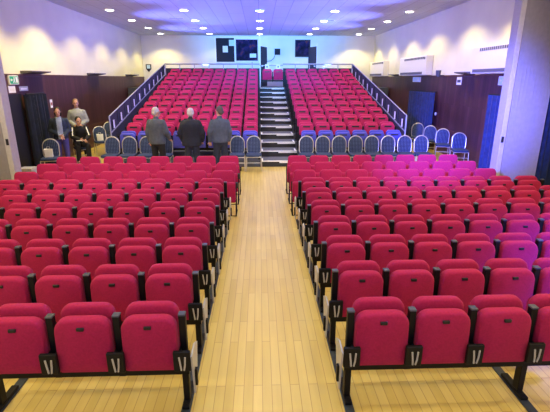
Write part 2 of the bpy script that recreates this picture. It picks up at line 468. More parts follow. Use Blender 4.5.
# linked seats of the three rows behind
def make_linked():
    t = empty('linked_chair')
    bm = bmesh.new(); pad(bm, .465, .40, .815, -.03, .04, rt=.07, rb=.03, edge=.02, bulge=.008, taper=.14, tilt=.10)
    finish('backrest', bm, M['red'], t, True)
    bm = bmesh.new(); pad(bm, .45, .235, .61, -.12, -.04, rt=.03, rb=.03, edge=.02, bulge=.01, tilt=.12)
    finish('seat', bm, M['red'], t, True)
    for sx in (-1, 1):
        bm = bmesh.new(); x = sx * .235
        tube(bm, [(x, .04, .60), (x, -.02, .36), (x, -.05, .03), (x, -.20, .012), (x, -.22, .03), (x, -.14, .30)], .011, 6)
        tube(bm, [(x, -.05, .03), (x, .18, .012)], .011, 6)
        finish('leg', bm, M['black'], t, True)
    bm = bmesh.new(); tube(bm, [(-.235, -.19, .012), (.235, -.19, .012)], .009, 6)
    tube(bm, [(-.235, -.03, .30), (.235, -.03, .30)], .011, 6); finish('stretcher', bm, M['black'], t, True)
    bm = bmesh.new(); box(bm, .2305, -.06, .50, .2695, .03, .60, .006); finish('armrest', bm, M['blackp'], t)
    return t
linked = make_linked(); used2 = [False]
for r, y in enumerate((7.47, 8.22, 8.98)):
    for s, side, edge, pitch in ((-1, 'left', -.43, (.508, .505, .50)[r]), (1, 'right', .575, (.487, .487, .482)[r])):
        for k in range(8):
            put(linked, used2, (edge + s * pitch * (k + .5), y, 0), 'red plain-backed linked chair, %s from the aisle, %s plain row, %s floor block' % (ORD[k], ('nearest', 'middle', 'farthest')[r], side),
                'plain-backed red chairs on the floor', 'chair')

# ------------------------------------------------------------------ tiered seating bank
Y0, RUN, RISE, NT = 11.8, .70, .17, 12
plat = empty('tiered_platform', (0, Y0, 0)); tag(plat, 'dark stepped platform carrying the rising bank of red and blue seats', 'platform')
for i in range(NT):
    y = RUN * i; yb = RUN * (i + 1)
    boxobj('deck', M['deck'], (-4.2, y, .0, .01, yb, RISE * (i + 1)), plat)
    boxobj('deck', M['deck'], (1.14, y, .0, 4.2, yb, RISE * (i + 1)), plat)
boxobj('walkway', M['deck'], (-6.1, RUN * NT + .01, 0, 6.1, BY - Y0 - .01, RISE * NT), plat)
st = empty('aisle_staircase', (.575, Y0, 0)); tag(st, 'grey carpeted staircase with white nosings rising between the two seating banks', 'staircase')
for i in range(NT):
    y = RUN * i; z = RISE * (i + 1)
    s = boxobj('step', M['riser'], (-.545, y, 0, .545, y + RUN, z - .02), st)
    boxobj('tread', M['tread'], (-.545, y, z - .02, .545, y + RUN, z), s)
    bm = bmesh.new()
    box(bm, -.54, y - .018, z - .022, .54, y + .012, z + .006, .003)
    box(bm, .475, y + .03, z - .0, .52, y + RUN * .55, z + .008)
    box(bm, -.535, y + .03, z - .0, -.49, y + RUN * .55, z + .008)
    finish('nosing', bm, M['nosing'], s)
    boxobj('riser_plate', M['nosing'], (-.02, y - .012, z - .06, .54, y - .001, z - .028), s)

bank_red = make_seat('auditorium_chair', M['red_bank'], .43, .22, .05)  # tag widened so its black also draws the shadow slit below the back
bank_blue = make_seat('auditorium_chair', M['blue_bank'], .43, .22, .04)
fr, fb = [False], [False]
for i in range(NT):
    y = Y0 + .36 + RUN * i; z = RISE * (i + 1)
    for s, edge, n in ((-1, -.03, 8), (1, 1.17, 6)):
        bank = 'bank left of stairs' if s < 0 else 'bank right of stairs'
        for k in range(n):
            x = edge + s * .5 * (k + .5)
            if i == 0:
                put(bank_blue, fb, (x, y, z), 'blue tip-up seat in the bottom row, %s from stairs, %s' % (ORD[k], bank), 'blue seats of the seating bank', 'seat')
            else:
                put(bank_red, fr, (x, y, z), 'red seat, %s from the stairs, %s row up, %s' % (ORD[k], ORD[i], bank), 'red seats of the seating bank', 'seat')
        row_frame(y, z, [edge + s * .5 * k for k in range(n + 1)], None, 'black frame under the %s row up of the %s' % (ORD[i], bank), 'seating bank frames',
                  [edge + s * .5 * k for k in (0, n // 2, n)], cap=False, end_plate=False, name='bank_row_frame', h=.70)
row_frame(Y0 + .5 + RUN * 11, RISE * 12, [.11, .615, 1.12], None, 'black frame under the pair of red seats at the top of the stairs', 'seating bank frames', [.11, 1.12], cap=False, end_plate=False, name='bank_row_frame', h=.70)
for x, lab in ((.36, 'red seat at the top of the stairs, nearer the notice board'), (.87, 'red seat at the top of the stairs, nearer the far bank')):
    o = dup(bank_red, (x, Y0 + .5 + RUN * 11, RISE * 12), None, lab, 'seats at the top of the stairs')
for x, lab in ((.36, 'white card on the stair-top seat nearer the notice board'), (.87, 'white card on the stair-top seat nearer the far bank')):
    t = empty('reserved_card', (x, Y0 + .56 + RUN * 11, RISE * 12 + .83)); tag(t, lab, 'card', 'cards on the stair-top seats')
    bm = bmesh.new(); box(bm, -.09, -.03, .0, .09, -.022, .20); box(bm, -.09, .022, .0, .09, .03, .20); box(bm, -.09, -.03, .195, .09, .03, .205)
    finish('folded_card', bm, M['white'], t)
    boxobj('printed_mark', M['cap'], (-.03, -.033, .05, .03, -.0295, .13), t)

def side_rail(s):
    x = s * 4.30
    t = empty('side_guard_rail', (x, Y0, 0)); tag(t, 'sloping silver guard rail with pale cards along the %s' % ('seating edge near the air conditioners' if s > 0 else 'seating edge near the plain cream wall'), 'guard rail', 'side guard rails')
    top = [(.45, 1.40), (3.3, 2.02), (8.36, 3.10)]
    def zt(y):
        for (a, b), (c, d_) in zip(top, top[1:]):
            if y <= c: return b + (d_ - b) * (y - a) / (c - a)
        return top[-1][1]
    bm = bmesh.new(); tube(bm, [(0, y, z) for y, z in top], .017, 8); finish('handrail', bm, M['rail'], t, True)
    bm = bmesh.new(); tube(bm, [(0, y, z - .47) for y, z in top], .017, 8); finish('lower_rail', bm, M['rail'], t, True)
    bm = bmesh.new(); tube(bm, [(0, .45, 0), (0, .45, 1.40)], .022, 8); finish('post', bm, M['rail'], t, True)
    for k in range(1, 12):
        y = .45 + k * .74
        if y > 8.36: break
        bm = bmesh.new(); tube(bm, [(0, y, zt(y) - .47), (0, y, zt(y))], .010, 8); finish('post', bm, M['infill'], t, True)
    bm = bmesh.new(); P = [(y, z - .02) for y, z in top] + [(y, z - .45) for y, z in reversed(top)]
    A = [bm.verts.new((s * .016, y, z)) for y, z in P]; B = [bm.verts.new((s * .022, y, z)) for y, z in P]
    for k in range(6): bm.faces.new((A[k], A[(k + 1) % 6], B[(k + 1) % 6], B[k]))
    bm.faces.new(A); bm.faces.new(B); finish('infill_panel', bm, M['infill'], t)
    bm = bmesh.new(); P = [(.45, 0.0)] + [(y, z - .49) for y, z in top] + [(8.36, 0)]
    A = [bm.verts.new((-s * .02, y, z)) for y, z in P]; B = [bm.verts.new((s * .02, y, z)) for y, z in P]
    n = len(P)
    for k in range(n): bm.faces.new((A[k], A[(k + 1) % n], B[(k + 1) % n], B[k]))
    bm.faces.new(A); bm.faces.new(B); finish('side_skirt', bm, M['infill'], t)
    for k in range(11):
        y = .66 + k * .74; z = zt(y)
        bm = bmesh.new()
        box(bm, -.028, y, z - .40, -.024, y + .12, z - .16) if s > 0 else box(bm, .024, y, z - .40, .028, y + .12, z - .16)
        finish('white_card', bm, M['white'], t)
side_rail(-1); side_rail(1)

t = empty('rear_guard_rail', (0, Y0 + RUN * NT - .04, RISE * NT)); tag(t, 'long silver guard rail behind the top row of seats', 'guard rail')
for a, b in ((-4.28, .02), (1.10, 4.28)):
    bm = bmesh.new(); tube(bm, [(a, 0, 1.04), (b, 0, 1.04)], .03, 8); finish('handrail', bm, M['rail'], t, True)
    boxobj('kick_panel', M['infill'], (a, -.0, .02, b, .02, .86), t)
bm = bmesh.new(); tube(bm, [(.02, 0.02, .98), (1.10, 0.02, .98)], .02, 8); finish('handrail', bm, M['rail'], t, True)
k = -4.28
xs = [-4.28 + .66 * q for q in range(14) if not .05 < -4.28 + .66 * q < 1.05]
for x in xs:
    bm = bmesh.new(); tube(bm, [(x, -.03, 0), (x, -.03, 1.14 if abs(x - .0) < .4 else 1.04)], .02, 8); finish('post', bm, M['rail'], t, True)

# ------------------------------------------------------------------ back wall
t = empty('notice_board', (-1.79, BY, 3.3)); tag(t, 'large black notice board with two sheets on the back wall', 'notice board')
boxobj('felt', M['board'], (-.48, -.05, 0, .48, -.01, 1.19), t)
bm = bmesh.new()
for b in ((-.54, -.06, -.04, -.48, 0, 1.25), (.48, -.06, -.04, .51, 0, 1.25), (-.48, -.06, 1.19, .48, 0, 1.25), (-.48, -.06, -.04, .48, 0, 0)): box(bm, *b)
finish('frame', bm, M['white'], t)
o = tag(boxobj('pinned_sheet', M['white'], (-1.92, BY - .066, 3.78, -1.65, BY - .052, 4.1)), 'small white sheet pinned low in the middle of the black board', 'sheet', 'sheets on the black board')
o = tag(boxobj('pinned_sheet', M['exitblue'], (-1.58, BY - .066, 4.1, -1.30, BY - .052, 4.4)), 'pale blue sheet pinned in the top corner of the black board', 'sheet', 'sheets on the black board')
t = empty('wall_poster', (-.65, BY, 3.3)); tag(t, 'big dark blue and orange poster beside the black notice board', 'poster')
boxobj('print', M['poster'], (-.57, -.04, .06, .58, -.012, 1.12), t)
bm = bmesh.new()
for b in ((-.61, -.05, 0, -.57, 0, 1.2), (.58, -.05, 0, .62, 0, 1.2), (-.57, -.05, 1.12, .58, 0, 1.2), (-.57, -.05, 0, .58, 0, .06)): box(bm, *b)
finish('frame', bm, M['bezel'], t)
boxobj('pale_caption_panel', M['exitblue'], (.16, -.045, .22, .50, -.039, .42), t)
for s, x, lab in ((1, .05, 'dark door standing open on the walkway beside the big poster'), (-1, 2.98, 'dark door standing open on the walkway beside the small poster')):
    t = empty('walkway_door', (x, BY - 1.0, RISE * NT)); tag(t, lab, 'door', 'walkway doors')
    bm = bmesh.new(); pr = [(.02 * s, 0), (.30 * s, .85)]
    lo = [(.03 * s, .0), (.34 * s, .7), (.37 * s, .68), (.06 * s, -.02)]
    A = [bm.verts.new((a, b, 0.02)) for a, b in lo]; B = [bm.verts.new((a, b, 1.98)) for a, b in lo]
    for k in range(4): bm.faces.new((A[k], A[(k + 1) % 4], B[(k + 1) % 4], B[k]))
    bm.faces.new(A); bm.faces.new(B); finish('door_leaf', bm, M['doordark'], t)
    a, b = sorted((-.04 * s, .03 * s))
    boxobj('edge_post', M['nosing'], (a, -.05, 0, b, .02, 2.12 if s < 0 else 2.54), t)
    boxobj('push_bar', M['rail'], (min(.06 * s, .16 * s), -.02, 1.0, max(.06 * s, .16 * s), .02, 1.05), t)
t = empty('small_poster', (2.33, BY, 3.55)); tag(t, 'small framed dark blue poster on the back wall beyond the stairs', 'poster')
boxobj('print', M['poster'], (-.36, -.04, .05, .36, -.012, .82), t)
bm = bmesh.new()
for b in ((-.41, -.05, 0, -.36, 0, .87), (.36, -.05, 0, .41, 0, .87), (-.36, -.05, .82, .36, 0, .87), (-.36, -.05, 0, .36, 0, .05)): box(bm, *b)
finish('frame', bm, M['doordark'], t)
t = empty('wall_speaker', (.98, BY, 3.66)); tag(t, 'small square navy box with a trailing cable on the back wall', 'speaker')
boxobj('cabinet', M['doordark'], (-.15, -.10, 0, .15, 0, .31), t, .01)
boxobj('grille', M['board'], (-.12, -.106, .03, .12, -.099, .28), t)
bm = bmesh.new(); tube(bm, [(-.12, -.03, .0), (-.2, -.03, -.18), (-.35, -.03, -.30), (-.55, -.03, -.33), (-.62, -.03, -.25)], .014, 6); finish('cable', bm, M['cable'], t, True)
t = empty('wall_shield', (-5.9, BY, 2.78)); tag(t, 'pale blue shield-shaped plaque in the back corner of the cream wall', 'plaque')
bm = bmesh.new(); P = [(-.14, .40), (.14, .40), (.14, .16), (0, 0), (-.14, .16)]
A = [bm.verts.new((a, -.03, b)) for a, b in P]; B = [bm.verts.new((a, 0, b)) for a, b in P]
for k in range(5): bm.faces.new((A[k], A[(k + 1) % 5], B[(k + 1) % 5], B[k]))
bm.faces.new(A); bm.faces.new(B); finish('plate', bm, M['doordark'], t)
boxobj('field', M['exitblue'], (-.09, -.036, .18, .09, -.029, .36), t)

# ------------------------------------------------------------------ right wall fittings
def fan_coil(y0, y1, z0, z1, label):
    t = empty('air_conditioner', (WX - .012, y0, z0)); tag(t, label, 'air conditioner', 'air conditioner units')
    h = z1 - z0; L = y1 - y0; dp = -.26
    boxobj('casing', M['ac'], (dp, 0, 0, 0, L, h), t, .015)
    n = 14
    bm = bmesh.new(); box(bm, dp - .006, L * .08, h * .82, dp + .002, L * .80, h * .93)
    g = finish('top_grille', bm, M['grille'], t)
    bm = bmesh.new()
    for k in range(1, n): box(bm, dp - .011, L * (.08 + .72 * k / n), h * .82, dp - .0055, L * (.08 + .72 * k / n) + .012, h * .93)
    finish('louvre', bm, M['bezel'], g)
    bm = bmesh.new(); box(bm, dp - .006, L * .10, h * .05, dp + .002, L * .94, h * .17); finish('bottom_grille', bm, M['grille'], t)
    bm = bmesh.new(); bmesh.ops.create_cone(bm, cap_ends=True, segments=16, radius1=h * .07, radius2=h * .07, depth=.02)
    bmesh.ops.rotate(bm, verts=bm.verts, matrix=Matrix.Rotation(PI / 2, 3, 'Y'))
    bmesh.ops.translate(bm, verts=bm.verts, vec=(dp, L * .05, h * .86)); finish('dial', bm, M['grille'], t)
fan_coil(10.15, 12.05, 2.56, 3.26, 'white wall air conditioner nearest the folding partition')
fan_coil(15.4, 18.3, 2.56, 3.24, 'white wall air conditioner in the middle of the three')
fan_coil(20.7, 23.3, 2.56, 3.26, 'white wall air conditioner nearest the back wall')
def ledge(x, y0, y1, z, label):
    t = empty('wall_uplight', (x, y0, z)); tag(t, label, 'wall light', 'shelf-like wall uplights')
    s = 1 if x < 0 else -1
    bm = bmesh.new(); P = [(0, 0), (.30, .05), (.30, .08), (0, .08)]
    A = [bm.verts.new((s * a, 0, b)) for a, b in P]; B = [bm.verts.new((s * a, y1 - y0, b)) for a, b in P]
    for k in range(4): bm.faces.new((A[k], A[(k + 1) % 4], B[(k + 1) % 4], B[k]))
    bm.faces.new(A); bm.faces.new(B); finish('tray', bm, M['darkledge'], t)
    boxobj('back_plate', M['darkledge'], (min(0, s * .02), .1, -.06, max(0, s * .02), y1 - y0 - .1, 0), t)
ledge(-WX, 11.55, 12.6, 2.55, 'dark shelf-like wall uplight nearest the green exit sign')
ledge(-WX, 15.9, 17.0, 2.55, 'dark shelf-like wall uplight midway along the plain cream wall')
ledge(-WX, 20.4, 21.6, 2.55, 'dark shelf-like wall uplight closest to the back corner on the plain wall')
ledge(WX, 12.3, 13.0, 2.545, 'dark shelf-like wall uplight beside the nearest air conditioner')
ledge(WX, 18.7, 19.7, 2.545, 'dark shelf-like wall uplight between the two far air conditioners')
def small_spot(loc, label):
    t = empty('wall_spotlight', loc); tag(t, label, 'wall light')
    boxobj('bracket', M['blackp'], (-.16, -.02, .02, 0, .02, .05), t)
    bm = bmesh.new(); bmesh.ops.create_cone(bm, cap_ends=True, segments=14, radius1=.07, radius2=.09, depth=.2)
    bmesh.ops.translate(bm, verts=bm.verts, vec=(-.2, 0, .10)); finish('lamp_body', bm, M['cap'], t, True)
small_spot((WX, 14.4, 2.5), 'small grey wall spotlight between two air conditioners')

def exit_sign(x, y, z, h, w, m, label):
    s = 1 if x < 0 else -1
    t = empty('exit_sign', (x, y, z)); tag(t, label, 'exit sign', 'exit signs')
    boxobj('light_box', M['white'], (min(0, s * .05), 0, 0, max(0, s * .05), w, h), t, .006)
    boxobj('face_panel', m, (min(s * .05, s * .054), .03, .02, max(s * .05, s * .054), w - .03, h - .02), t)
    bm = bmesh.new(); xa, xb = sorted((s * .054, s * .058))
    # running figure, arrow and doorway
    def q(P):
        A = [bm.verts.new((xa, a * w, b * h)) for a, b in P]; B = [bm.verts.new((xb, a * w, b * h)) for a, b in P]
        n = len(P)
        for k in range(n): bm.faces.new((A[k], A[(k + 1) % n], B[(k + 1) % n], B[k]))
        bm.faces.new(A); bm.faces.new(B)
    f = (lambda a: a) if s > 0 else (lambda a: 1 - a)
    q([(f(.66), .2), (f(.86), .2), (f(.86), .82), (f(.66), .82)])
    q([(f(.44), .40), (f(.52), .38), (f(.56), .66), (f(.46), .68)])
    q([(f(.36), .20), (f(.42), .18), (f(.52), .40), (f(.44), .44)])
    q([(f(.48), .42), (f(.54), .38), (f(.60), .20), (f(.55), .18)])
    q([(f(.48), .70), (f(.55), .70), (f(.55), .84), (f(.48), .84)])
    q([(f(.12), .50), (f(.22), .34), (f(.22), .66)]); q([(f(.22), .45), (f(.34), .45), (f(.34), .55), (f(.22), .55)])
    finish('pictogram', bm, M['white'], t)
exit_sign(-WX, 10.9, 2.29, .22, .42, M['green'], 'green running-figure exit sign above the dark curtained doorway')
exit_sign(WX, 10.45, 2.27, .22, .50, M['exitblue'], 'pale running-figure exit sign above the curtain nearer the folding partition')
exit_sign(WX, 16.4, 2.31, .19, .8, M['exitblue'], 'pale running-figure exit sign above the far curtain')
def plaque(name, x, y0, z0, w, h, m, label, cat, band=None, group=None):
    s = 1 if x < 0 else -1
    t = empty(name, (x, y0, z0)); tag(t, label, cat, group)
    boxobj('panel', m, (min(0, s * .02), 0, 0, max(0, s * .02), w, h), t, .004)
    if band: boxobj('printed_band', band, (min(s * .02, s * .023), w * .15, h * .3, max(s * .02, s * .023), w * .85, h * .65), t)
plaque('paper_notice', -WX, 10.86, 2.09, .30, .17, M['bag'], 'small white paper notice under the green exit sign', 'notice', M['ac'])
plaque('door_sign', -WX, 11.34, 2.12, .42, .12, M['box'], 'small grey lettered sign beside the green exit sign', 'sign', M['white'])
plaque('wall_notice', -WX, 12.85, 1.60, .14, .24, M['bag'], 'small pale notice on the dark panelling above the leaning person', 'notice', M['lip'])
plaque('wall_notice', WX, 13.05, 2.25, .32, .23, M['white'], 'white notice high on the panelling between the exit curtains', 'notice', M['cap'])
t = empty('thermostat', (WX, 14.7, 1.25)); tag(t, 'small round white fitting on the panelling between the exit curtains', 'wall fitting')
bm = bmesh.new(); bmesh.ops.create_cone(bm, cap_ends=True, segments=14, radius1=.06, radius2=.05, depth=.03)
bmesh.ops.rotate(bm, verts=bm.verts, matrix=Matrix.Rotation(-PI / 2, 3, 'Y')); bmesh.ops.translate(bm, verts=bm.verts, vec=(-.02, 0, 0)); finish('disc', bm, M['white'], t, True)
bm = bmesh.new()
tube(bm, [(-5.16, 8.12, 2.2), (-4.80, 8.12, 2.50), (-4.735, 8.12, 2.75), (-4.73, 8.12, 3.0), (-4.76, 8.12, 3.2), (-4.86, 8.12, 3.45), (-5.16, 8.12, 3.75)], .018, 8)
tag(finish('hanging_cable', bm, M['cable'], None, True), 'dark looped cable hanging on the partition by the green exit sign', 'cable')

# ------------------------------------------------------------------ loose things
t = empty('floor_carton', (-5.75, 10.3, 0)); tag(t, 'pale carton on the floor at the foot of the dark doorway', 'box')
boxobj('carton', M['box'], (-.16, -.14, 0, .16, .14, .28), t, .006); boxobj('lid', M['jamb'], (-.165, -.145, .28, .165, .145, .33), t, .006)

def make_metal_chair():
    t = empty('stacking_chair')
    W = .37
    bm = bmesh.new(); pad(bm, W, .42, .895, .15, .185, rt=.18, rb=.11, edge=.012, bulge=.010, tilt=.14)
    finish('backrest', bm, M['chairblue'], t, True)
    bm = bmesh.new(); ol = outline(W + .018, .41, .905, .188, .118, seg=6)
    tube(bm, [(x, .17 + (z - .42) * .14, z) for x, z in ol], .015, 8, True); finish('back_frame', bm, M['chairmetal'], t, True)
    bm = bmesh.new(); pad(bm, .42, -.24, .18, -.035, .03, rt=.04, rb=.08, edge=.02, bulge=.012)
    bmesh.ops.rotate(bm, verts=bm.verts, matrix=Matrix.Rotation(-PI / 2, 3, 'X'))
    for v in bm.verts: v.co = Vector((v.co.x, v.co.y, -v.co.z * -1 if False else v.co.z))
    zs = [v.co.z for v in bm.verts]; mid = (max(zs) + min(zs)) / 2
    ys = [v.co.y for v in bm.verts]; my = (max(ys) + min(ys)) / 2
    for v in bm.verts: v.co.z += .435 - mid; v.co.y += -.04 - my
    finish('seat', bm, M['chairblue2'], t, True)
    bm = bmesh.new(); tube(bm, [(x, y, .395) for x, y in ((-.20, -.23), (.20, -.23), (.20, .17), (-.20, .17))], .012, 8, True); finish('seat_frame', bm, M['chairmetal'], t, True)
    for sx in (-1, 1):
        for ya, yb in ((-.22, -.25), (.17, .25)):
            bm = bmesh.new(); tube(bm, [(sx * .20, ya, .40), (sx * .215, yb, .008)], .012, 8); finish('leg', bm, M['chairmetal'], t, True)
    bm = bmesh.new(); tube(bm, [(-.208, -.235, .24), (.208, -.235, .24)], .009, 8); finish('stretcher', bm, M['chairmetal'], t, True)
    return t
mc = make_metal_chair(); um = [False]
CH = 'blue patterned metal-framed chair, '
for k, x in enumerate((1.29, 1.75, 2.21, 2.67, 3.13, 3.59, 4.06, 4.53)):
    put(mc, um, (x, 11.32, 0), CH + '%s from the stairs on the air conditioner side' % ORD[k], 'metal-framed chairs before the seating bank', 'chair')
for x, lab in ((-.17, 'next to the foot of the stairs'), (-.63, 'second from the stairs, beside the man in slate shirt'), (-2.62, 'beside the man in the grey jacket'),
               (-3.12, 'behind the man in the grey jacket'), (-3.60, 'second from the rail end by the plain wall'), (-4.07, 'at the rail end by the plain wall')):
    put(mc, um, (x, 11.38, 0), CH + lab, 'metal-framed chairs before the seating bank', 'chair')
for x, y, rz, lab in ((5.62, 14.75, -.35, 'farthest of four along the panelled wall'), (5.72, 13.85, -.35, 'second farthest of four along the panelled wall'), (5.78, 12.95, -.3, 'second nearest of four along the panelled wall'), (5.84, 11.9, -.22, 'nearest of four along the panelled wall')):
    put(mc, um, (x, y, 0), CH + lab, 'chairs along the panelled wall', 'chair').rotation_euler = (0, 0, rz)
for x, y, rz, lab in ((-5.5, 11.0, .25, 'by the dark doorway, in front of the leaning person'), (-5.28, 14.05, .5, 'beside the seated person, a pale bag on it'), (-5.47, 15.6, .5, 'by the plain wall, farther of two empty ones near the rail'), (-5.08, 16.1, .5, 'nearest the rail end, by the plain wall')):
    put(mc, um, (x, y, 0), CH + lab, 'chairs by the plain wall', 'chair').rotation_euler = (0, 0, rz)
def bag(loc, rz, label):
    t = empty('paper_bag', loc, rz); t.scale = (.7, .7, .8); tag(t, label, 'bag', 'bags on the chairs')
    bm = bmesh.new(); lo = [(-.13, -.07), (.13, -.07), (.13, .07), (-.13, .07)]; up = [(-.15, -.05), (.14, -.05), (.13, .05), (-.14, .05)]
    A = [bm.verts.new((a, b, 0)) for a, b in lo]; B = [bm.verts.new((a, b, .26 + .015 * ((k % 2) * 2 - 1))) for k, (a, b) in enumerate(up)]
    for k in range(4): bm.faces.new((A[k], A[(k + 1) % 4], B[(k + 1) % 4], B[k]))
    bm.faces.new(A); bm.faces.new(B); finish('sack', bm, M['bag'], t)
    bm = bmesh.new(); tube(bm, [(-.06, 0, .25), (-.05, 0, .33), (.05, 0, .33), (.06, 0, .25)], .006, 6); finish('handle', bm, M['white'], t, True)
bag((-5.5, 10.95, .475), .25, 'pale bag on the chair by the dark doorway')
bag((-5.28, 13.98, .475), .5, 'pale bag on the chair beside the seated person')

# ------------------------------------------------------------------ people
def capsule(bm, p0, r0, p1, r1, n=12):
    p0, p1 = Vector(p0), Vector(p1); d = p1 - p0; L = d.length
    if L < 1e-6: d = Vector((0, 0, 1))
    d.normalize(); u = d.orthogonal().normalized(); w = d.cross(u)
    prof = [(-r0 * math.cos(a), r0 * math.sin(a)) for a in (.35, .8, 1.2, PI / 2)] + [(L + r1 * math.cos(a), r1 * math.sin(a)) for a in (PI / 2, 1.2, .8, .35)]
    rings = [[bm.verts.new(p0 + d * t + (u * math.cos(2 * PI * k / n) + w * math.sin(2 * PI * k / n)) * r) for k in range(n)] for t, r in prof]
    for a, b in zip(rings, rings[1:]):
        for k in range(n): bm.faces.new((a[k], a[(k + 1) % n], b[(k + 1) % n], b[k]))
    bm.faces.new(rings[0][::-1]); bm.faces.new(rings[-1])
def chain(bm, pts): 
    for (a, ra), (b, rb) in zip(pts, pts[1:]): capsule(bm, a, ra, b, rb)
def ellipsoid(bm, c, r, rot=None):
    m = Matrix.Translation(Vector(c)) @ (rot.to_4x4() if rot else Matrix.Identity(4)) @ Matrix.Diagonal((*r, 1))
    bmesh.ops.create_uvsphere(bm, u_segments=20, v_segments=14, radius=1, matrix=m)
def loft(bm, rings, n=20):
    R = [[bm.verts.new((cx + ax * math.cos(2 * PI * k / n), cy + ay * math.sin(2 * PI * k / n), cz)) for k in range(n)] for (cx, cy, cz, ax, ay) in rings]
    for a, b in zip(R, R[1:]):
        for k in range(n): bm.faces.new((a[k], a[(k + 1) % n], b[(k + 1) % n], b[k]))
    bm.faces.new(R[0][::-1]); bm.faces.new(R[-1])
def remeshed(name, bm, m, parent, voxel, smooth_it=4):
    bmesh.ops.recalc_face_normals(bm, faces=bm.faces)
    me = bpy.data.meshes.new('tmp'); bm.to_mesh(me); bm.free()
    o = bpy.data.objects.new('tmp', me); C.objects.link(o)
    md = o.modifiers.new('r', 'REMESH'); md.mode = 'VOXEL'; md.voxel_size = voxel; md.use_smooth_shade = True
    sm = o.modifiers.new('s', 'SMOOTH'); sm.factor = .5; sm.iterations = smooth_it
    dg = bpy.context.evaluated_depsgraph_get(); dg.update()
    me2 = bpy.data.meshes.new_from_object(o.evaluated_get(dg), depsgraph=dg)
    me2.name = name
    bpy.data.objects.remove(o); bpy.data.meshes.remove(me)
    me2.materials.clear()
    for x in (m if isinstance(m, (list, tuple)) else [m]): me2.materials.append(x)
    for p in me2.polygons: p.use_smooth = True
    r = bpy.data.objects.new(name, me2); C.objects.link(r); r.parent = parent
    return r

